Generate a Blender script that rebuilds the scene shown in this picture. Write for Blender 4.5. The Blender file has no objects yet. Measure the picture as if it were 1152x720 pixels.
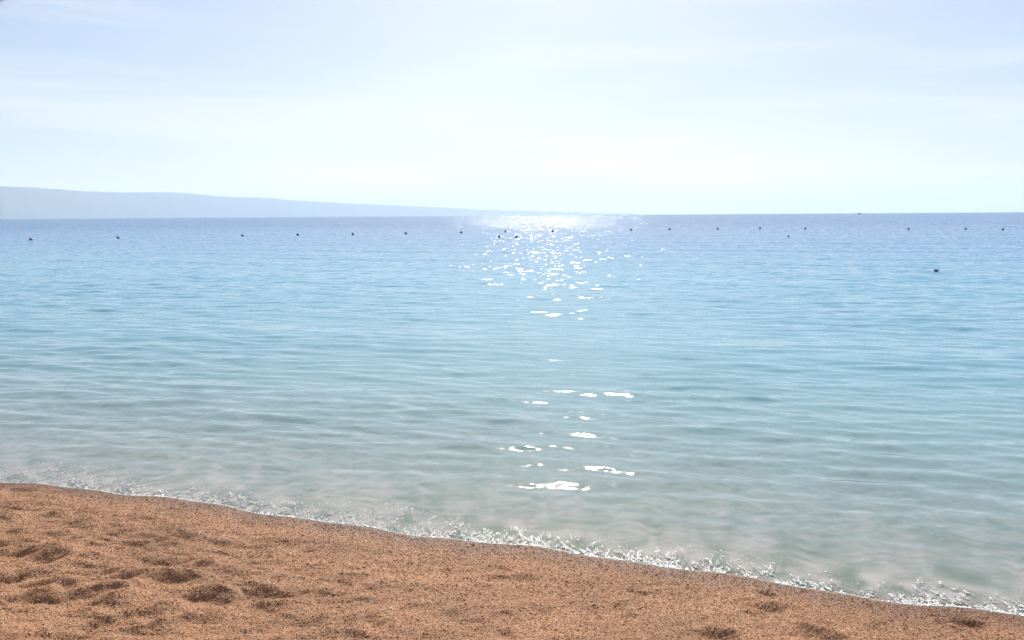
import bpy, math, numpy as np
from mathutils import Vector, Matrix
R = math.radians
rng = np.random.default_rng(11)
scene = bpy.context.scene
COL = scene.collection

# ------------------------------------------------------------------ camera
CAM_H = 2.0
F_PX = 958.0 / 1152.0                       # focal length in picture widths
PITCH = math.atan(118.0 / 958.0) - 0.00026
ROLL = math.atan(7.5 / 1152.0)
cam_data = bpy.data.cameras.new('camera'); cam_data.sensor_width = 36.0
cam_data.lens = 36.0 * F_PX; cam_data.clip_start = 0.05; cam_data.clip_end = 90000
cam = bpy.data.objects.new('camera', cam_data); COL.objects.link(cam)
fwd = Vector((0, math.cos(PITCH), -math.sin(PITCH))); up0 = Vector((0, math.sin(PITCH), math.cos(PITCH)))
right0 = Vector((1, 0, 0))
c_, s_ = math.cos(ROLL), math.sin(ROLL)
rt = right0 * c_ - up0 * s_
up = up0 * c_ + right0 * s_
M = Matrix((rt, up, -fwd)).transposed().to_4x4(); M.translation = Vector((0, 0, CAM_H))
cam.matrix_world = M
scene.camera = cam

def ray(px, py):
    u = (px - 576) / 958.0; v = -(py - 360) / 958.0
    return fwd + rt * u + up * v

# ------------------------------------------------------------------ sky, sun, exposure
SUN_EL, SUN_AZ = 33.0, 2.5                  # azimuth clockwise from +Y
SKY_STRENGTH = 0.05
world = bpy.data.worlds.new('World'); scene.world = world; world.use_nodes = True
nt = world.node_tree; nt.nodes.clear()
def N(tree, kind, **kw):
    n = tree.nodes.new(kind)
    for k, v in kw.items(): setattr(n, k, v)
    return n
sky = N(nt, 'ShaderNodeTexSky', sky_type='NISHITA', sun_disc=False, sun_elevation=R(SUN_EL), sun_rotation=R(SUN_AZ),
        altitude=0.0, air_density=1.0, dust_density=0.8, ozone_density=1.2)
bg = N(nt, 'ShaderNodeBackground'); bg.inputs['Strength'].default_value = SKY_STRENGTH
out = N(nt, 'ShaderNodeOutputWorld')
tc = N(nt, 'ShaderNodeTexCoord')
mp = N(nt, 'ShaderNodeMapping'); mp.inputs['Scale'].default_value = (1.4, 1.4, 7.0); mp.inputs['Rotation'].default_value = (R(6), R(8), R(20))
nz = N(nt, 'ShaderNodeTexNoise'); nz.inputs['Scale'].default_value = 1.7; nz.inputs['Detail'].default_value = 5; nz.inputs['Roughness'].default_value = 0.5
cr = N(nt, 'ShaderNodeMapRange'); cr.inputs[1].default_value = 0.42; cr.inputs[2].default_value = 0.75; cr.inputs[3].default_value = 0.25; cr.inputs[4].default_value = 0.65
mix = N(nt, 'ShaderNodeMix', data_type='RGBA', blend_type='MIX')
mix.inputs['B'].default_value = (7.5, 9.15, 12.5, 1)
mp2 = N(nt, 'ShaderNodeMapping'); mp2.inputs['Scale'].default_value = (1.2, 2.0, 17.0); mp2.inputs['Rotation'].default_value = (R(-5), R(7), R(50)); mp2.inputs['Location'].default_value = (2.7, .4, 3.3)
nz2 = N(nt, 'ShaderNodeTexNoise'); nz2.inputs['Scale'].default_value = 1.3; nz2.inputs['Detail'].default_value = 7; nz2.inputs['Roughness'].default_value = .55; nz2.inputs['Distortion'].default_value = .5
cr2 = N(nt, 'ShaderNodeMapRange', interpolation_type='SMOOTHSTEP'); cr2.inputs[1].default_value = .46; cr2.inputs[2].default_value = .70; cr2.inputs[3].default_value = 0; cr2.inputs[4].default_value = .5
mix2 = N(nt, 'ShaderNodeMix', data_type='RGBA'); mix2.inputs['B'].default_value = (11.4, 11.3, 11.5, 1)
L = nt.links.new
L(tc.outputs['Generated'], mp2.inputs['Vector']); L(mp2.outputs['Vector'], nz2.inputs['Vector']); L(nz2.outputs['Fac'], cr2.inputs[0]); L(cr2.outputs[0], mix2.inputs['Factor'])
L(tc.outputs['Generated'], mp.inputs['Vector']); L(mp.outputs['Vector'], nz.inputs['Vector']); L(nz.outputs['Fac'], cr.inputs[0])
L(cr.outputs[0], mix.inputs['Factor']); L(sky.outputs[0], mix.inputs['A']); L(mix.outputs['Result'], mix2.inputs['A']); L(mix2.outputs['Result'], bg.inputs['Color']); L(bg.outputs[0], out.inputs[0])

sun_data = bpy.data.lights.new('sun', 'SUN'); sun_data.energy = 5.0; sun_data.angle = R(0.5); sun_data.color = (1.0, 0.95, 0.87)
sun = bpy.data.objects.new('sun', sun_data); COL.objects.link(sun)
sd = Vector((math.sin(R(SUN_AZ)) * math.cos(R(SUN_EL)), math.cos(R(SUN_AZ)) * math.cos(R(SUN_EL)), math.sin(R(SUN_EL))))
sun.rotation_euler = sd.to_track_quat('Z', 'Y').to_euler(); sun.location = (0, 0, 60)

vs = scene.view_settings
scene.display_settings.display_device = 'sRGB'
vs.view_transform = 'Standard'; vs.look = 'None'; vs.gamma = 1.0; vs.use_curve_mapping = False
vs.exposure = 0.8
cy = scene.cycles
cy.volume_bounces = 1; cy.max_bounces = 8; cy.transparent_max_bounces = 12
cy.caustics_reflective = False; cy.caustics_refractive = False
cy.use_denoising = True; cy.denoiser = 'OPENIMAGEDENOISE'; cy.denoising_input_passes = 'RGB_ALBEDO_NORMAL'; cy.denoising_prefilter = 'ACCURATE'; cy.sample_clamp_indirect = 1.5; cy.sample_clamp_direct = 180

# ------------------------------------------------------------------ helpers
def mesh_obj(name, verts, faces, mat=None, parent=None, smooth=True, attrs=None, col=None):
    verts = np.asarray(verts, np.float32); faces = np.asarray(faces, np.int32)
    me = bpy.data.meshes.new(name)
    n = faces.shape[1]
    me.vertices.add(len(verts)); me.vertices.foreach_set('co', verts.ravel())
    me.loops.add(faces.size); me.loops.foreach_set('vertex_index', faces.ravel())
    me.polygons.add(len(faces)); me.polygons.foreach_set('loop_start', np.arange(0, faces.size, n, dtype=np.int32))
    try: me.polygons.foreach_set('loop_total', np.full(len(faces), n, np.int32))
    except Exception: pass
    me.update(calc_edges=True)
    me.polygons.foreach_set('use_smooth', np.full(len(faces), smooth))
    for k, v in (attrs or {}).items():
        a = me.attributes.new(k, 'FLOAT', 'POINT'); a.data.foreach_set('value', np.asarray(v, np.float32))
    if col is not None:
        a = me.attributes.new('grain', 'FLOAT_COLOR', 'POINT')
        a.data.foreach_set('color', np.c_[col, np.ones(len(col))].astype(np.float32).ravel())
    if mat: me.materials.append(mat)
    o = bpy.data.objects.new(name, me); COL.objects.link(o)
    if parent: o.parent = parent
    return o

def grid_faces(nu, nv):
    i = np.arange(nu * nv).reshape(nu, nv)
    return np.stack([i[:-1, :-1], i[1:, :-1], i[1:, 1:], i[:-1, 1:]], -1).reshape(-1, 4)

def tag(o, label=None, cat=None, group=None, kind=None):
    for k, v in (('label', label), ('category', cat), ('group', group), ('kind', kind)):
        if v: o[k] = v
    return o

def new_mat(name):
    m = bpy.data.materials.new(name); m.use_nodes = True; m.node_tree.nodes.clear()
    o = m.node_tree.nodes.new('ShaderNodeOutputMaterial')
    return m, m.node_tree, o

def principled(name, col, rough=0.6, noise=None, spec=0.4):
    m, t, o = new_mat(name)
    p = N(t, 'ShaderNodeBsdfPrincipled'); p.inputs['Roughness'].default_value = rough; p.inputs['Specular IOR Level'].default_value = spec
    if noise:
        tx = N(t, 'ShaderNodeTexCoord'); n = N(t, 'ShaderNodeTexNoise'); n.inputs['Scale'].default_value = noise[0]; n.inputs['Detail'].default_value = 4
        mx = N(t, 'ShaderNodeMix', data_type='RGBA'); mx.inputs['A'].default_value = (*col, 1); mx.inputs['B'].default_value = (*noise[1], 1)
        t.links.new(tx.outputs['Object'], n.inputs['Vector']); t.links.new(n.outputs['Fac'], mx.inputs['Factor']); t.links.new(mx.outputs['Result'], p.inputs['Base Color'])
    else: p.inputs['Base Color'].default_value = (*col, 1)
    t.links.new(p.outputs[0], o.inputs['Surface'])
    return m

def vnoise(x, y, seed=0):
    """smooth value noise, period-free hash"""
    xi = np.floor(x); yi = np.floor(y); fx = x - xi; fy = y - yi
    fx = fx * fx * fx * (fx * (fx * 6 - 15) + 10); fy = fy * fy * fy * (fy * (fy * 6 - 15) + 10)
    def h(a, b):
        v = np.sin(a * 127.1 + b * 311.7 + seed * 74.7) * 43758.5453
        return v - np.floor(v)
    return (h(xi, yi) * (1 - fx) + h(xi + 1, yi) * fx) * (1 - fy) + (h(xi, yi + 1) * (1 - fx) + h(xi + 1, yi + 1) * fx) * fy - 0.5
def fbm(x, y, oct=4, seed=0, gain=0.5):
    s = 0; a = 1.0
    for k in range(oct):
        s = s + a * vnoise(x * 2 ** k + 17.3 * k, y * 2 ** k - 9.1 * k, seed + k); a *= gain
    return s
def sstep(a, b, x):
    t = np.clip((x - a) / (b - a), 0, 1); return t * t * (3 - 2 * t)

# ------------------------------------------------------------------ shoreline and sand height
SHORE = np.array([(-3.973, 6.398), (-3.134, 6.092), (-2.372, 5.822), (-1.678, 5.591), (-1.036, 5.386), (-.547, 5.166), (.013, 4.989),
                  (.531, 4.771), (.879, 4.627), (1.338, 4.466), (1.763, 4.304), (2.165, 4.163), (2.554, 4.05)])
PF = np.polyfit(SHORE[:, 0], SHORE[:, 1], 3)
def shore_y(x):
    x = np.asarray(x, float); xc = np.clip(x, -4.5, 3.2)
    b = np.polyval(PF, xc)
    d = np.polyval(np.polyder(PF), xc)
    wob = 0.05 * np.sin(xc * 2.1 + .5) + 0.035 * np.sin(xc * 5.3 + 1.1) + 0.018 * np.sin(xc * 11.7)
    return b + wob * .6 + np.clip(d, -.42, -.22) * (x - xc)
def offshore(x, y): return (y - shore_y(x)) * 0.945
def sand_base(x, y):
    d = offshore(x, y)
    land = np.clip(-d, 0, None); sea = np.clip(d, 0, None)
    z = 0.9 * (1 - np.exp(-land * 0.125 / 0.9)) + 0.06 * sstep(0.0, .5, land) * 0
    zs = -0.105 * np.minimum(sea, 8) - 0.05 * np.clip(sea - 8, 0, 40) - 0.02 * np.clip(sea - 48, 0, 120)
    return np.where(d < 0, z, zs)
def hit_sand(px, py):
    d = ray(px, py); t = 4.0
    for _ in range(30):
        z = float(sand_base(d.x * t, d.y * t)); t = (z - CAM_H) / d.z
    return d.x * t, d.y * t
# prints in the sand: (px, py, half length, half width, turn degrees, depth)
PRINTS = [(17, 553, .10, .09, 10, .035), (38, 579, .13, .10, 20, .035), (75, 574, .09, .07, 0, .03), (92, 577, .10, .08, 0, .03), (240, 577, .08, .04, 0, .015),
          (184, 575, .10, .05, 5, .015), (52, 630, .10, .10, 10, .05), (120, 651, .16, .09, -4, .035), (35, 658, .08, .07, 0, .035), (75, 674, .20, .10, 16, .05),
          (26, 670, .08, .07, 10, .04), (45, 689, .17, .08, 5, .035), (146, 697, .17, .07, 24, .045), (194, 659, .15, .09, 0, .03), (226, 642, .12, .08, -20, .03),
          (264, 634, .10, .08, 25, .026), (297, 687, .14, .09, -5, .05), (233, 679, .12, .10, -5, .04), (309, 672, .14, .10, -8, .022), (328, 705, .13, .09, 0, .04),
          (215, 699, .09, .07, 12, .035), (83, 713, .14, .09, 0, .05), (378, 700, .09, .09, 0, .03), (10, 618, .12, .10, 8, .04), (7, 648, .10, .09, 0, .04),
          (404, 700, .11, .09, 5, .045), (717, 667, .05, .05, 0, .02), (863, 670, .05, .05, -10, .03), (868, 687, .10, .08, -5, .04), (924, 715, .09, .07, 0, .05),
          (1094, 705, .11, .06, -18, .055), (1066, 698, .06, .05, -10, .03), (843, 678, .06, .05, 0, .015), (130, 600, .14, .08, 8, .018), (170, 640, .12, .08, -8, .015),
          (60, 606, .12, .08, 12, .02), (500, 700, .14, .10, 0, .012), (600, 690, .10, .08, 10, .010)]
P_W = [(*hit_sand(p[0], p[1]), *p[2:]) for p in PRINTS]
r2 = np.random.default_rng(5)
for _ in range(60):                                            # the trodden sand goes on behind and beside the viewer
    x, y = r2.uniform(-9, 6), r2.uniform(-5, 2.3)
    P_W.append((x, y, r2.uniform(.1, .16), r2.uniform(.06, .1), r2.uniform(-40, 40), r2.uniform(.02, .05)))
for _ in range(46):                                            # fainter old dents, most of them on the left
    x = 1.9 - abs(r2.normal(0, 2.6)); y = r2.uniform(2.9, float(shore_y(x)) - .45)
    P_W.append((x, y, r2.uniform(.06, .15), r2.uniform(.05, .09), r2.uniform(-30, 40), r2.uniform(.012, .03)))
def sand_z(x, y):
    z = sand_base(x, y)
    d = offshore(x, y)
    dry = sstep(-0.12, -0.7, d)
    trod = 0.35 + 0.65 * sstep(0.4, -2.2, x)
    z = z + dry * trod * (0.052 * fbm(x * 1.9, y * 3.6, 3, 3) + 0.031 * fbm(x * 4.6, y * 8.0, 3, 8))
    z = z + sstep(0.0, -.15, d) * 0.006 * fbm(x * 22, y * 22, 3, 21)
    z = z + sstep(-.05, .3, d) * 0.03 * fbm(x * 1.2, y * 1.2, 3, 31)
    for (px, py, a, b, turn, dep) in P_W:
        m = (np.abs(x - px) < .7) & (np.abs(y - py) < .7)
        if not m.any(): continue
        xx = x[m] - px; yy = y[m] - py
        ct, st = math.cos(R(turn)), math.sin(R(turn))
        u = (xx * ct + yy * st) / a; v = (-xx * st + yy * ct) / (b * 1.25)
        ang = np.arctan2(v, u)
        rr = np.sqrt(u * u + v * v) * (1 + .16 * np.sin(2 * ang + px * 9) + .12 * np.sin(3 * ang + py * 7))
        z[m] += -dep * .47 * (1 - sstep(.45, 1.12, rr)) + dep * .25 * np.exp(-((rr - 1.35) / .28) ** 2) * (.6 + .4 * np.sin(ang + px * 5))
    return z

# ------------------------------------------------------------------ beach: one sheet, dry sand to sea bed
def axis(lo, a, b, hi, step, grow=1.18):
    mid = np.arange(a, b + step / 2, step)
    def tail(limit):
        o = []; s = step; x = 0
        while x < limit: s *= grow; x += s; o.append(x)
        o[-1] = limit
        return np.array(o)
    return np.r_[(a - tail(a - lo))[::-1], mid, b + tail(hi - b)]
xs = axis(-2500, -5.2, 4.2, 2500, 0.0125); ys = axis(-900, 2.3, 7.4, 1200, 0.0105)
X, Y = np.meshgrid(xs, ys, indexing='ij')
Xf, Yf = X.ravel(), Y.ravel()
Z = sand_z(Xf, Yf)
D = offshore(Xf, Yf)
m_sand, t, o = new_mat('coarse_sand')
geo = N(t, 'ShaderNodeNewGeometry'); at = N(t, 'ShaderNodeAttribute', attribute_name='offshore')
v1 = N(t, 'ShaderNodeTexVoronoi'); v1.inputs['Scale'].default_value = 150
n1 = N(t, 'ShaderNodeTexNoise'); n1.inputs['Scale'].default_value = 2.2; n1.inputs['Detail'].default_value = 5
n2 = N(t, 'ShaderNodeTexNoise'); n2.inputs['Scale'].default_value = 60; n2.inputs['Detail'].default_value = 4
hs = N(t, 'ShaderNodeValToRGB')
e = hs.color_ramp.elements
e[0].position = 0.0; e[0].color = (.40, .18, .09, 1); e[1].position = 1.0; e[1].color = (.8, .56, .38, 1)
for p_, c in ((.3, (.52, .245, .118, 1)), (.6, (.62, .31, .152, 1)), (.88, (.68, .36, .19, 1))):
    q = hs.color_ramp.elements.new(p_); q.color = c
sep = N(t, 'ShaderNodeSeparateColor')
mxn = N(t, 'ShaderNodeMix', data_type='RGBA', blend_type='MULTIPLY'); mxn.inputs['Factor'].default_value = 1
lr = N(t, 'ShaderNodeMapRange'); lr.inputs[1].default_value = .3; lr.inputs[2].default_value = .7; lr.inputs[3].default_value = .36; lr.inputs[4].default_value = .55
wet = N(t, 'ShaderNodeMapRange', interpolation_type='SMOOTHSTEP'); wet.inputs[1].default_value = -.34; wet.inputs[2].default_value = -.08; wet.inputs[3].default_value = 0; wet.inputs[4].default_value = 1
wadd = N(t, 'ShaderNodeMath', operation='MULTIPLY_ADD'); wadd.inputs[1].default_value = .16; 
mw = N(t, 'ShaderNodeMix', data_type='RGBA', blend_type='MULTIPLY'); mw.inputs['B'].default_value = (.50, .44, .40, 1)
under = N(t, 'ShaderNodeMapRange', interpolation_type='SMOOTHSTEP'); under.inputs[1].default_value = -.03; under.inputs[2].default_value = .09; under.inputs[3].default_value = 0; under.inputs[4].default_value = 1
n3 = N(t, 'ShaderNodeTexNoise'); n3.inputs['Scale'].default_value = 4.5; n3.inputs['Detail'].default_value = 6; n3.inputs['Distortion'].default_value = .8
bedr = N(t, 'ShaderNodeValToRGB'); be = bedr.color_ramp.elements
be[0].position = .38; be[0].color = (.29, .32, .24, 1); be[1].position = .64; be[1].color = (.88, .72, .66, 1)
mu = N(t, 'ShaderNodeMix', data_type='RGBA')
bs = N(t, 'ShaderNodeBsdfPrincipled'); bs.inputs['Roughness'].default_value = .85; bs.inputs['Specular IOR Level'].default_value = .25
bp = N(t, 'ShaderNodeBump'); bp.inputs['Strength'].default_value = .5; bp.inputs['Distance'].default_value = .006
k = t.links.new
for nn in (v1, n1, n2, n3): k(geo.outputs['Position'], nn.inputs['Vector'])
k(v1.outputs['Color'], sep.inputs[0]); k(sep.outputs[0], hs.inputs[0]); k(n1.outputs['Fac'], lr.inputs[0])
k(hs.outputs[0], mxn.inputs['A']); k(lr.outputs[0], mxn.inputs['B'])
k(n1.outputs['Fac'], wadd.inputs[0]); k(at.outputs['Fac'], wadd.inputs[2]); k(at.outputs['Fac'], wet.inputs[0])
k(wet.outputs[0], mw.inputs['Factor']); k(mxn.outputs['Result'], mw.inputs['A'])
k(at.outputs['Fac'], under.inputs[0]); k(under.outputs[0], mu.inputs['Factor']); k(mw.outputs['Result'], mu.inputs['A']); k(n3.outputs['Fac'], bedr.inputs[0]); k(bedr.outputs[0], mu.inputs['B'])
k(mu.outputs['Result'], bs.inputs['Base Color']); k(v1.outputs['Distance'], bp.inputs['Height']); bp.invert = True
wr_ = N(t, 'ShaderNodeMapRange'); wr_.inputs[3].default_value = .85; wr_.inputs[4].default_value = .7; k(wet.outputs[0], wr_.inputs[0]); k(wr_.outputs[0], bs.inputs['Roughness'])
k(bp.outputs[0], bs.inputs['Normal']); k(bs.outputs[0], o.inputs['Surface'])
beach = mesh_obj('beach', np.c_[Xf, Yf, Z], grid_faces(len(xs), len(ys)), m_sand, attrs={'offshore': D})
tag(beach, kind='structure')

# ------------------------------------------------------------------ sea
ang = np.r_[np.linspace(-R(92), -R(37), 90)[:-1], np.linspace(-R(37), R(37), 760), np.linspace(R(37), R(118), 130)[1:]]
rs = [2.6]
while rs[-1] < 31000:
    r = rs[-1]
    step = max(0.0105, 0.0105 * (r / 5.0) ** 1.45) if r < 160 else r * 0.05
    rs.append(r + step)
rs = np.array(rs); rs[-1] = 31000
dr = np.gradient(rs)
A_, R_ = np.meshgrid(ang, rs, indexing='ij')
xw = (R_ * np.sin(A_)).ravel(); yw = (R_ * np.cos(A_)).ravel()
spc = np.broadcast_to(np.maximum(dr, rs * R(74) / 760), A_.shape).ravel()
dw = offshore(xw, yw)
depth = np.clip(-sand_base(xw, yw), 0, None)
h = np.zeros_like(xw)
wr = np.random.default_rng(77)
SHORE_DIR = R(-108)                          # the way the ripples run: towards the beach
near = rs < 200
NW = 90
for i in range(NW):
    lam = 0.20 * (1.5 / 0.20) ** wr.beta(1.5, 1.7)
    th = SHORE_DIR + wr.normal(0, .26)
    ph = wr.uniform(0, 6.283)
    kx, ky = 6.283 / lam * math.cos(th), 6.283 / lam * math.sin(th)
    slope = 0.0150 * (lam / .6) ** -0.12
    a = slope * lam / 6.283
    w = sstep(3.0, 6.5, lam / np.maximum(spc, 1e-6))
    fade = sstep(0.1, min(2.6, 1.2 + lam * 1.2), dw) * .9 + .1
    phs = kx * xw + ky * yw + ph + .5 * np.sin(.35 * xw + i) + .4 * np.sin(.27 * yw + 2 * i)
    h += a * w * fade * (np.cos(phs) + .22 * np.cos(2 * phs))
for i in range(46):                          # small cross ripples that break the crests up
    lam = 0.085 * (.24 / 0.085) ** wr.random(); th = SHORE_DIR + wr.normal(0, .95); ph = wr.uniform(0, 6.283)
    kx, ky = 6.283 / lam * math.cos(th), 6.283 / lam * math.sin(th)
    patch = np.clip(.7 + 1.3 * np.sin(.9 * xw + 1.7 * i) * np.sin(.8 * yw + 2.3 * i), .1, 2)
    h += .0085 * lam / 6.283 * patch * sstep(3.0, 6.0, lam / np.maximum(spc, 1e-6)) * sstep(.15, 1.2, dw) * np.sin(kx * xw + ky * yw + ph + .8 * np.sin(.9 * xw + i) + .8 * np.sin(.8 * yw + i))
gust = 0.8 + .75 * fbm(xw * .16 + 4, yw * .25, 3, 40)
h *= np.clip(gust, .6, 1.25)
# low swell lines running to the beach
for lam, th, ph, a in ((2.6, -1.93, .4, .007), (4.1, -1.86, 2.1, .011), (6.3, -1.95, 1.0, .014)):
    h += a * sstep(.1, 3.5, dw) * sstep(3, 6, lam / spc) * np.sin(6.283 / lam * (math.cos(th) * xw + math.sin(th) * yw) + ph + .6 * np.sin(.3 * xw))
fine = sstep(5, 28, R_.ravel())
windy = .08 + .92 * sstep(70, 190, R_.ravel())
m_sea, t, o = new_mat('sea_water')
k = t.links.new
geo = N(t, 'ShaderNodeNewGeometry'); dat = N(t, 'ShaderNodeAttribute', attribute_name='depth'); fat = N(t, 'ShaderNodeAttribute', attribute_name='open'); oat = N(t, 'ShaderNodeAttribute', attribute_name='offshore')
def slope_layer(scale, sx, sy, stretch, strength, detail=2.0):
    mp = N(t, 'ShaderNodeMapping'); mp.inputs['Rotation'].default_value = (0, 0, R(17)); mp.inputs['Scale'].default_value = (stretch, 1, 1)
    nz = N(t, 'ShaderNodeTexNoise'); nz.inputs['Scale'].default_value = scale; nz.inputs['Detail'].default_value = detail; nz.inputs['Roughness'].default_value = .55
    sub = N(t, 'ShaderNodeVectorMath', operation='SUBTRACT'); sub.inputs[1].default_value = (.5, .5, .5)
    mul = N(t, 'ShaderNodeVectorMath', operation='MULTIPLY'); mul.inputs[1].default_value = (sx, sy, 0)
    k(geo.outputs['Position'], mp.inputs['Vector']); k(mp.outputs[0], nz.inputs['Vector']); k(nz.outputs['Color'], sub.inputs[0]); k(sub.outputs[0], mul.inputs[0])
    if strength is None: return mul.outputs[0]
    sc = N(t, 'ShaderNodeVectorMath', operation='SCALE'); k(mul.outputs[0], sc.inputs[0]); k(strength, sc.inputs['Scale'])
    return sc.outputs[0]
fadein = N(t, 'ShaderNodeMapRange'); fadein.inputs[1].default_value = 0; fadein.inputs[2].default_value = 2.0; fadein.inputs[3].default_value = .3; fadein.inputs[4].default_value = 1
k(oat.outputs['Fac'], fadein.inputs[0])
far_at = N(t, 'ShaderNodeAttribute', attribute_name='windy')
lay = [slope_layer(19, .06, .045, 1.0, fadein.outputs[0]), slope_layer(3.0, .95, 1.35, .45, fat.outputs['Fac'], 3.0), slope_layer(1.1, 1.0, 1.25, .6, far_at.outputs['Fac'], 3.0)]
# open water: wave faces lean towards the beach, their backs lie behind the crests
ad = N(t, 'ShaderNodeVectorMath', operation='ADD'); k(lay[1], ad.inputs[0]); k(lay[2], ad.inputs[1])
sx = N(t, 'ShaderNodeSeparateXYZ'); k(ad.outputs[0], sx.inputs[0])
ab = N(t, 'ShaderNodeMath', operation='ABSOLUTE'); k(sx.outputs['Y'], ab.inputs[0])
ng = N(t, 'ShaderNodeMath', operation='MULTIPLY'); ng.inputs[1].default_value = -1; k(ab.outputs[0], ng.inputs[0])
cx = N(t, 'ShaderNodeCombineXYZ'); k(sx.outputs['X'], cx.inputs['X']); k(ng.outputs[0], cx.inputs['Y'])
acc = geo.outputs['Normal']
for l_ in (lay[0], cx.outputs[0]):
    ad = N(t, 'ShaderNodeVectorMath', operation='ADD'); k(acc, ad.inputs[0]); k(l_, ad.inputs[1]); acc = ad.outputs[0]
nm = N(t, 'ShaderNodeVectorMath', operation='NORMALIZE'); k(acc, nm.inputs[0])
dt = N(t, 'ShaderNodeVectorMath', operation='DOT_PRODUCT'); k(nm.outputs[0], dt.inputs[0]); k(geo.outputs['Incoming'], dt.inputs[1])
def math2(op, a, b):
    m_ = N(t, 'ShaderNodeMath', operation=op, use_clamp=(op == 'SUBTRACT'))
    for q_, v_ in enumerate((a, b)):
        if v_ is None: continue
        if isinstance(v_, (int, float)): m_.inputs[q_].default_value = v_
        else: k(v_, m_.inputs[q_])
    return m_.outputs[0]
# Schlick's reflectance of water, the same from above and from below
fres = math2('ADD', math2('MULTIPLY', math2('POWER', math2('SUBTRACT', 1.0, math2('ABSOLUTE', dt.outputs['Value'], None)), 5.0), .98), .02)
gl = N(t, 'ShaderNodeBsdfGlossy'); gl.inputs['Roughness'].default_value = .05; k(nm.outputs[0], gl.inputs['Normal'])
tr = N(t, 'ShaderNodeBsdfTransparent'); tr.inputs['Color'].default_value = (.92, .955, .96, 1)
df = N(t, 'ShaderNodeBsdfDiffuse'); k(nm.outputs[0], df.inputs['Normal'])
dc = N(t, 'ShaderNodeValToRGB'); e = dc.color_ramp.elements
e[0].position = 0; e[0].color = (.285, .425, .42, 1); e[1].position = 1; e[1].color = (.05, .19, .40, 1)
for p_, c in ((.13, (.19, .365, .43, 1)), (.3, (.18, .39, .51, 1)), (.6, (.10, .28, .48, 1))):
    q = dc.color_ramp.elements.new(p_); q.color = c
dn = N(t, 'ShaderNodeMath', operation='MULTIPLY'); dn.inputs[1].default_value = 1 / 5.0; k(dat.outputs['Fac'], dn.inputs[0]); k(dn.outputs[0], dc.inputs[0]); k(dc.outputs[0], df.inputs['Color'])
ex = N(t, 'ShaderNodeMath', operation='MULTIPLY'); ex.inputs[1].default_value = -2.7; k(dat.outputs['Fac'], ex.inputs[0])
ee = N(t, 'ShaderNodeMath', operation='EXPONENT'); k(ex.outputs[0], ee.inputs[0])
rf = N(t, 'ShaderNodeBsdfRefraction'); rf.inputs['IOR'].default_value = 1.333; rf.inputs['Roughness'].default_value = 0; rf.inputs['Color'].default_value = (.92, .955, .96, 1); k(nm.outputs[0], rf.inputs['Normal'])
mt = N(t, 'ShaderNodeMixShader'); mt.inputs[0].default_value = .55; k(tr.outputs[0], mt.inputs[1]); k(rf.outputs[0], mt.inputs[2])
mb = N(t, 'ShaderNodeMixShader'); k(ee.outputs[0], mb.inputs[0]); k(df.outputs[0], mb.inputs[1]); k(mt.outputs[0], mb.inputs[2])
ms = N(t, 'ShaderNodeMixShader'); k(fres, ms.inputs[0]); k(mb.outputs[0], ms.inputs[1]); k(gl.outputs[0], ms.inputs[2])
k(ms.outputs[0], o.inputs['Surface'])
sea = mesh_obj('sea', np.c_[xw, yw, h], grid_faces(len(ang), len(rs)), m_sea, attrs={'depth': depth, 'open': fine, 'windy': windy, 'offshore': dw})
tag(sea, kind='structure')
print('sea verts', len(xw), 'beach verts', len(Xf))

# ------------------------------------------------------------------ far hills across the water
RIDGE = [(-900, 236), (-500, 222), (-220, 212), (-60, 209), (0, 209), (50, 211), (90, 214.5), (130, 216), (190, 215.5), (220, 218), (250, 221), (300, 222), (335, 225.5), (400, 229), (470, 232), (550, 236), (640, 238.3), (720, 240.5)]
rp = np.array(RIDGE, float)
nx = 420
pxs = np.linspace(-900, 720, nx); pys = np.interp(pxs, rp[:, 0], rp[:, 1])
pys = np.convolve(np.pad(pys, 4, mode='edge'), np.ones(9) / 9, 'valid')
Dh = np.interp(pxs, [-900, 0, 300, 720], [11500, 13000, 20500, 28500])
Vh = []
nc = 26
for i in range(nx):
    d = ray(pxs[i], pys[i]); tt = Dh[i] / d.y
    x, y, z = d.x * tt, Dh[i], CAM_H + d.z * tt
    z = max(z, 3)
    for j in range(nc):
        v = j / (nc - 1) * 2 - 1                      # -1 sea side, +1 far side
        prof = max(0, 1 - abs(v) ** 1.25)
        wob = 1 + .10 * math.sin(i * .35 + v * 3) * (1 - abs(v)) * abs(v)
        Vh.append((x + v * x / Dh[i] * 1600, y + v * 1600, z * prof * wob - (6 if abs(v) > .999 else 0)))
Vh = np.array(Vh)
Vh[:, 2] += 9 * fbm(Vh[:, 0] / 240, Vh[:, 1] / 240, 4, 60) * sstep(10, 120, Vh[:, 2])
m_hill = principled('hill_scrub', (.06, .085, .04), .95, (.004, (.16, .15, .11)), .1)
hills = mesh_obj('hills', Vh, grid_faces(nx, nc), m_hill); tag(hills, kind='structure')

# ------------------------------------------------------------------ haze over the sea
m_haze, t, o = new_mat('haze_air')
pv = N(t, 'ShaderNodeVolumePrincipled'); pv.inputs['Color'].default_value = (.645, .795, .96, 1); pv.inputs['Density'].default_value = 5.0e-5; pv.inputs['Anisotropy'].default_value = .1
t.links.new(pv.outputs[0], o.inputs['Volume'])
HB = 33000; top = 620; bot = float(Z.min()) - 1
hv = [(sx * HB, sy * HB, z) for z in (bot, top) for sx, sy in ((-1, -1), (1, -1), (1, 1), (-1, 1))]
hf = [(3, 2, 1, 0), (4, 5, 6, 7), (0, 1, 5, 4), (1, 2, 6, 5), (2, 3, 7, 6), (3, 0, 4, 7)]
haze = mesh_obj('haze', hv, hf, m_haze, smooth=False); tag(haze, kind='stuff')

# ------------------------------------------------------------------ loose grit on the sand
NG = 320000
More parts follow.
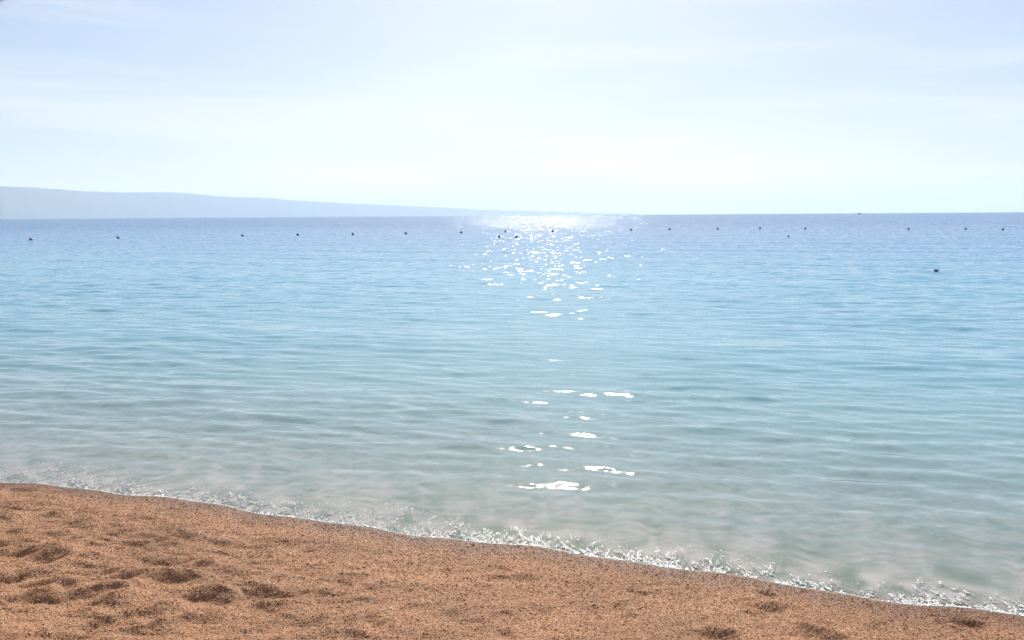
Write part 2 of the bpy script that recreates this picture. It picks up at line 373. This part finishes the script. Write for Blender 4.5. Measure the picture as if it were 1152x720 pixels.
# even over the strip in front of the viewer, thinning behind the water line
gx = rng.uniform(-5.0, 4.0, NG * 3); gy = rng.uniform(2.3, 7.2, NG * 3)
gd = offshore(gx, gy)
keep = (gd < -0.02) & (np.abs(gx) < gy * .72 + .5) & (rng.random(NG * 3) < np.clip((5.4 / np.hypot(gx, gy)) ** 1.2, 0, 1))
gx, gy = gx[keep][:NG], gy[keep][:NG]; n = len(gx)
gz = sand_z(gx, gy)
size = np.exp(rng.normal(math.log(.0028), .38, n)).clip(.0015, .008)
big = rng.random(n) < .0016; size[big] = rng.uniform(.006, .011, big.sum())
base = np.array([(1, 0, 0), (0, 1, 0), (-1, 0, 0), (0, -1, 0), (0, 0, .45), (0, 0, -.6)])
gv = base[None] * rng.uniform(.65, 1.25, (n, 6, 1)) + rng.normal(0, .16, (n, 6, 3))
rot = rng.uniform(0, 6.283, n); cs, sn = np.cos(rot)[:, None], np.sin(rot)[:, None]
gv = np.stack([gv[..., 0] * cs - gv[..., 1] * sn, gv[..., 0] * sn + gv[..., 1] * cs, gv[..., 2]], -1) * size[:, None, None]
gv += np.stack([gx, gy, gz + size * .12], -1)[:, None]
gf = np.array([(0, 1, 4), (1, 2, 4), (2, 3, 4), (3, 0, 4), (1, 0, 5), (2, 1, 5), (3, 2, 5), (0, 3, 5)])
gf = (gf[None] + (np.arange(n) * 6)[:, None, None]).reshape(-1, 3)
pal = np.array([(.60, .35, .19), (.66, .42, .24), (.50, .28, .145), (.42, .24, .13), (.70, .50, .34), (.82, .72, .60), (.30, .19, .12), (.62, .34, .24)])
pick = rng.choice(len(pal), n, p=[.30, .26, .17, .05, .13, .03, .005, .055])
gc = pal[pick] * rng.uniform(.8, 1.2, (n, 1)) * np.array([.58, .435, .335]) * (1 + .35 * fbm(gx * 2.6, gy * 3.2, 3, 51))[:, None]
wetg = np.clip((offshore(gx, gy) + .30 + .10 * vnoise(gx * 2.5, gy * 2.5, 14)) / .24, 0, 1)[:, None]
gc = gc * (1 - wetg * np.array([.46, .52, .56]))
m_grit, t, o = new_mat('grit')
ga = N(t, 'ShaderNodeAttribute', attribute_name='grain'); p = N(t, 'ShaderNodeBsdfPrincipled'); p.inputs['Roughness'].default_value = .75; p.inputs['Specular IOR Level'].default_value = .2
t.links.new(ga.outputs['Color'], p.inputs['Base Color']); t.links.new(p.outputs[0], o.inputs['Surface'])
grit = mesh_obj('gravel', gv.reshape(-1, 3), gf, m_grit, smooth=False, col=np.repeat(gc, 6, 0)); tag(grit, kind='stuff')

# ------------------------------------------------------------------ foam and bubbles along the water line
NF = 300000
fx = rng.uniform(-5.5, 3.6, NF); u = rng.random(NF)
width = .43 + .22 * vnoise(fx * 1.1, fx * 0 + .3, 5) + .2 * vnoise(fx * 3.1, fx * 0 + .7, 6)
edge = rng.random(NF) < .028
fd = np.where(edge, rng.normal(.002, .007, NF), width * u ** 1.2)
fy = shore_y(fx) + fd / .945
dens = .55 * fbm(fx * 24 + 3 * vnoise(fx * 6, fy * 6, 3), fy * 10, 3, 90) + .75 * fbm(fx * 70, fy * 26, 2, 91) + .22 * vnoise(fx * 2.6, fy * 2.6, 92)
lim = -.22 + .52 * np.clip(fd / width, 0, 1) ** 1.3 + .10 * sstep(.6, 2.4, fx)
keep = (dens > lim + .12) | (edge & (vnoise(fx * 9, fx * 0, 8) > -.28))
keep &= edge | (rng.random(NF) < .55)
keep |= rng.random(NF) < .004
keep &= np.hypot(fx, fy) < 9
fx, fy, fd = fx[keep], fy[keep], fd[keep]; n = len(fx)
L_ = np.exp(rng.normal(math.log(.0030), .45, n)).clip(.0018, .012); Wd = L_ * rng.uniform(.5, 1.0, n); Hh = np.minimum(Wd * .35, .0022)
K = 7
th = np.linspace(0, 2 * math.pi, K, endpoint=False)
ringr = rng.uniform(.65, 1.2, (n, K))
ux = np.cos(th)[None] * ringr * L_[:, None]; uy = np.sin(th)[None] * ringr * Wd[:, None]
tn = -.31 + rng.normal(0, .5, n); ct, st = np.cos(tn)[:, None], np.sin(tn)[:, None]
zx = np.maximum(sand_z(fx.copy(), fy.copy()), 0) + .0022
rv = np.stack([fx[:, None] + ux * ct - uy * st, fy[:, None] + ux * st + uy * ct, np.repeat((zx)[:, None], K, 1)], -1)
tv = np.stack([fx, fy, zx + Hh], -1)[:, None]
bv = np.stack([fx, fy, zx - Hh * .3], -1)[:, None]
fv = np.concatenate([rv, tv, bv], 1).reshape(-1, 3)
ff = [(i, (i + 1) % K, K) for i in range(K)] + [((i + 1) % K, i, K + 1) for i in range(K)]
ff = (np.array(ff)[None] + (np.arange(n) * (K + 2))[:, None, None]).reshape(-1, 3)
m_foam, t, o = new_mat('foam')
p = N(t, 'ShaderNodeBsdfPrincipled'); p.inputs['Base Color'].default_value = (.90, .86, .79, 1); p.inputs['Roughness'].default_value = .2
tl = N(t, 'ShaderNodeBsdfTranslucent'); tl.inputs['Color'].default_value = (.86, .82, .77, 1)
mf = N(t, 'ShaderNodeMixShader'); mf.inputs[0].default_value = .08
t.links.new(p.outputs[0], mf.inputs[1]); t.links.new(tl.outputs[0], mf.inputs[2]); t.links.new(mf.outputs[0], o.inputs['Surface'])
foam = mesh_obj('sea_foam', fv, ff, m_foam); tag(foam, kind='stuff')
print('foam', n)

# ------------------------------------------------------------------ floats of the swimming line
def lathe(profile, seg=20):
    v = []; f = []
    for (r, z) in profile:
        for s in range(seg): a = 6.28318 * s / seg; v.append((r * math.cos(a), r * math.sin(a), z))
    v = np.array(v); m = len(profile)
    for i in range(m - 1):
        for s in range(seg): f.append((i * seg + s, i * seg + (s + 1) % seg, (i + 1) * seg + (s + 1) % seg, (i + 1) * seg + s))
    return v, np.array(f)
m_buoy = principled('dark_plastic', (.06, .065, .085), .5, (6, (.09, .09, .10)))
prof = [(.001, -.10), (.09, -.085), (.155, -.03), (.175, .06), (.16, .14), (.11, .21), (.06, .245), (.045, .25), (.045, .29), (.055, .295), (.055, .32), (.001, .325)]
bvv, bff = lathe(prof)
BUOYS = [(35, 269), (133, 267), (273, 264.5), (335, 263.6), (397, 263), (456.5, 262), (519, 261), (568.5, 260), (621.5, 259.6), (710, 258), (753.5, 257.3), (807.5, 256.9),
         (855, 256.2), (906, 256.6), (1022, 257), (1086.5, 257), (1128, 257.3)]
BL = ['leftmost dark float of the swimming line, out below the tall left end of the hills',
      'second dark float from the left end of the long swimming line',
      'third dark float from the left, alone in a wide gap of the swimming line',
      'fourth dark float from the left, below the sloping middle of the hills',
      'fifth dark float from the left of the swimming line, on calm blue water',
      'sixth dark float from the left, just before the sun glitter begins',
      'seventh dark float from the left, at the left edge of the sun glitter',
      'eighth dark float from the left, just behind the pair of nearer floats',
      'ninth dark float from the left, in the brightest middle of the sun glitter',
      'tenth dark float from the left, near the right edge of the sun glitter',
      'eleventh dark float from the left, just right of the bright sun glitter',
      'dark float sixth from the right end of the swimming line',
      'dark float fifth from the right, behind the gap left of the lone near float',
      'dark float fourth from the right, just beyond the lone near float',
      'dark float third from the right end, after the widest gap of the line',
      'dark float second from the right end of the swimming line',
      'rightmost dark float of the swimming line, near the right edge']
first = None
def place_float(px, py, label, group, sc=1.0):
    global first
    d = ray(px, py + 1.2); tt = -CAM_H / d.z
    if first is None: o = first = mesh_obj('float_buoy', bvv, bff, m_buoy)
    else: o = first.copy(); COL.objects.link(o)
    o.location = (d.x * tt, d.y * tt, 0.0); o.scale = (sc, sc, sc); o.rotation_euler = (R(rng.uniform(-14, 14)), R(rng.uniform(-14, 14)), rng.uniform(0, 6))
    return tag(o, label, 'buoy', group)
for (px, py), lb in zip(BUOYS, BL): place_float(px, py, lb, 'floats of the swimming line', .82)
place_float(561, 266, 'left one of the two dark floats in front of the line, amid the glitter', 'floats nearer than the swimming line', .72)
place_float(581, 266, 'right one of the two dark floats in front of the line, amid the glitter', 'floats nearer than the swimming line', .75)
place_float(887, 265.3, 'small lone dark float in front of the right half of the line', 'floats nearer than the swimming line', .5)

# ------------------------------------------------------------------ sea bird swimming on the right
def skin_tube(pts, seg=12):
    """pts: (x, z, half width, half height) rings along a body, closed ends"""
    v = []; f = []
    for (x, z, w, hh) in pts:
        for s in range(seg): a = 6.28318 * s / seg; v.append((x, w * math.cos(a), z + hh * math.sin(a)))
    for i in range(len(pts) - 1):
        for s in range(seg): f.append((i * seg + s, i * seg + (s + 1) % seg, (i + 1) * seg + (s + 1) % seg, (i + 1) * seg + s))
    return np.array(v), np.array(f)
d = ray(1053, 305.3); tt = -CAM_H / d.z
bird = bpy.data.objects.new('seabird', None); COL.objects.link(bird)
bird.location = (d.x * tt, d.y * tt, 0); bird.scale = (.58, .58, .58); bird.rotation_euler = (0, 0, R(8))
tag(bird, 'small dark sea bird swimming alone on the open water at right', 'bird')
m_bird = principled('dark_feathers', (.045, .05, .065), .7, (30, (.08, .075, .08)))
# body runs from the tail (+x) forward to the breast, then up the neck to the head and bill (-x)
bv_, bf_ = skin_tube([(.215, .105, .004, .003), (.20, .10, .02, .010), (.15, .085, .038, .022), (.09, .06, .06, .045), (.02, .045, .072, .062), (-.05, .045, .066, .062),
                      (-.095, .062, .046, .050), (-.112, .095, .026, .03), (-.118, .125, .022, .022), (-.128, .15, .026, .023), (-.15, .156, .022, .019), (-.165, .155, .008, .007), (-.205, .150, .002, .002)])
body = mesh_obj('body', bv_, bf_, m_bird, bird)
for s in (1, -1):
    wv, wf = skin_tube([(-.06, .075, .006, .02), (-.02, .08, .012, .035), (.06, .085, .012, .032), (.13, .095, .008, .018), (.19, .115, .002, .004)], 8)
    wv[:, 1] += s * (.062 - .10 * np.clip(wv[:, 0], 0, 1) ** 1.0)
    mesh_obj('wing', wv, wf, m_bird, bird)

# ------------------------------------------------------------------ tiny boat on the horizon
d = ray(967, 240.4); tt = 1750 / d.y
boat = bpy.data.objects.new('motorboat', None); COL.objects.link(boat)
boat.location = (d.x * tt, 1750, 0); boat.rotation_euler = (0, 0, R(12))
tag(boat, 'tiny dark boat on the horizon line at right', 'boat')
m_hull = principled('dark_hull', (.05, .06, .08), .4); m_cabin = principled('boat_cabin', (.12, .13, .15), .4)
hvx = []; st = np.linspace(-4, 4, 12)
for x in st:
    w = 1.35 * (1 - max(0, (x - .5) / 3.5) ** 2.2) + .02; sh = .25 * max(0, x / 4) ** 2
    hvx += [(x, -w, 1.0 + sh), (x, -w * .8, -.05), (x, 0, -.4), (x, w * .8, -.05), (x, w, 1.0 + sh), (x, 0, 1.02 + sh)]
hfx = []
for i in range(11):
    for j in range(6): hfx.append((i * 6 + j, i * 6 + (j + 1) % 6, (i + 1) * 6 + (j + 1) % 6, (i + 1) * 6 + j))
mesh_obj('hull', hvx, hfx, m_hull, boat, smooth=False)
cv = [(-1.6, -.95, 1.04), (1.2, -.9, 1.04), (1.2, .9, 1.04), (-1.6, .95, 1.04), (-1.5, -.85, 2.3), (.3, -.8, 2.35), (.3, .8, 2.35), (-1.5, .85, 2.3)]
mesh_obj('cabin', cv, [(0, 1, 5, 4), (1, 2, 6, 5), (2, 3, 7, 6), (3, 0, 4, 7), (4, 5, 6, 7), (3, 2, 1, 0)], m_cabin, boat, smooth=False)

# ------------------------------------------------------------------ pine beside the viewer; only a sprig tip reaches the picture
tip = ray(1.5, 6); tipp = np.array([tip.x, tip.y, tip.z]) * 4.6 + np.array([0, 0, CAM_H])
tree = bpy.data.objects.new('pine_tree', None); COL.objects.link(tree)
tx, ty = -6.2, 3.4; tz = float(sand_base(np.array([tx]), np.array([ty]))[0]) - .05
tree.location = (tx, ty, tz)
tag(tree, 'pine tree whose needle tip pokes into the top left corner', 'tree')
m_bark = principled('bark', (.16, .11, .08), .9, (14, (.07, .05, .04))); m_need = principled('pine_needles', (.05, .085, .04), .6, (3, (.08, .11, .05)))
def limb(p0, p1, r0, r1, bend=0.15, seg=8, nn=10, rg=rng):
    p0 = np.array(p0, float); p1 = np.array(p1, float); off = rg.normal(0, 1, 3) * bend * np.linalg.norm(p1 - p0)
    ax = (p1 - p0) / np.linalg.norm(p1 - p0); a = np.cross(ax, (.3, .2, .9)); a /= np.linalg.norm(a); b = np.cross(ax, a)
    v = []; cpts = []
    for i in range(nn):
        q = i / (nn - 1); c = p0 * (1 - q) + p1 * q + off * math.sin(q * math.pi) * .5; cpts.append(c); r = r0 + (r1 - r0) * q
        for s in range(seg): an = 6.28318 * s / seg; v.append(c + a * r * math.cos(an) + b * r * math.sin(an))
    f = [(i * seg + s, i * seg + (s + 1) % seg, (i + 1) * seg + (s + 1) % seg, (i + 1) * seg + s) for i in range(nn - 1) for s in range(seg)]
    return np.array(v), np.array(f), np.array(cpts)
org = np.array([tx, ty, tz])
v, f_, tc_ = limb((0, 0, 0), (-.3, .1, 4.9), .17, .05, .06, 12, 16); mesh_obj('trunk', v, f_, m_bark, tree)
nv = []; nf = []
def tuft(c, axis_, nneed, ln, rg=rng, wd=.0014):
    for _ in range(nneed):
        dv = axis_ + rg.normal(0, .55, 3); dv /= np.linalg.norm(dv)
        sd_ = np.cross(dv, rg.normal(0, 1, 3)); sd_ /= np.linalg.norm(sd_); l = ln * rg.uniform(.7, 1.1); i0 = len(nv)
        s2 = np.cross(dv, sd_)
        nv.extend([c + sd_ * wd, c - sd_ * wd * .5 + s2 * wd * .86, c - sd_ * wd * .5 - s2 * wd * .86, c + dv * l + np.array([0, 0, -.012])])
        nf.extend([(i0, i0 + 1, i0 + 3), (i0 + 1, i0 + 2, i0 + 3), (i0 + 2, i0, i0 + 3)])
tr_ = np.random.default_rng(3)
for b_ in range(24):
    if b_ == 0: base_ = tc_[8]; end = tipp - org + np.array([-.05, -.01, .055]); bend = .02
    else:
        base_ = tc_[tr_.integers(6, 15)]; az = tr_.uniform(0, 6.283); l = tr_.uniform(1.0, 1.9)
        end = base_ + np.array([math.cos(az) * l, math.sin(az) * l, tr_.uniform(-.1, .9)]); bend = .12
        if end[0] > .9 + .2 * end[1]: end[0] = .3
    v, f_, cp = limb(base_, end, .035, .006, bend, 6, 10, tr_); mesh_obj('branch', v, f_, m_bark, tree)
    dir_ = (end - base_) / np.linalg.norm(end - base_)
    for q in range(2, 10):
        for r_ in range(4 if b_ else 2):
            tuft(cp[q] + tr_.normal(0, .09 if b_ else .012, 3) * (1 if q < 9 else .3), dir_ + tr_.normal(0, .5, 3), 20, .12, tr_)
    tuft(end, dir_, 26, .07 if b_ == 0 else .13, tr_, .0045 if b_ == 0 else .0014)
mesh_obj('needles', nv, nf, m_need, tree, smooth=False)
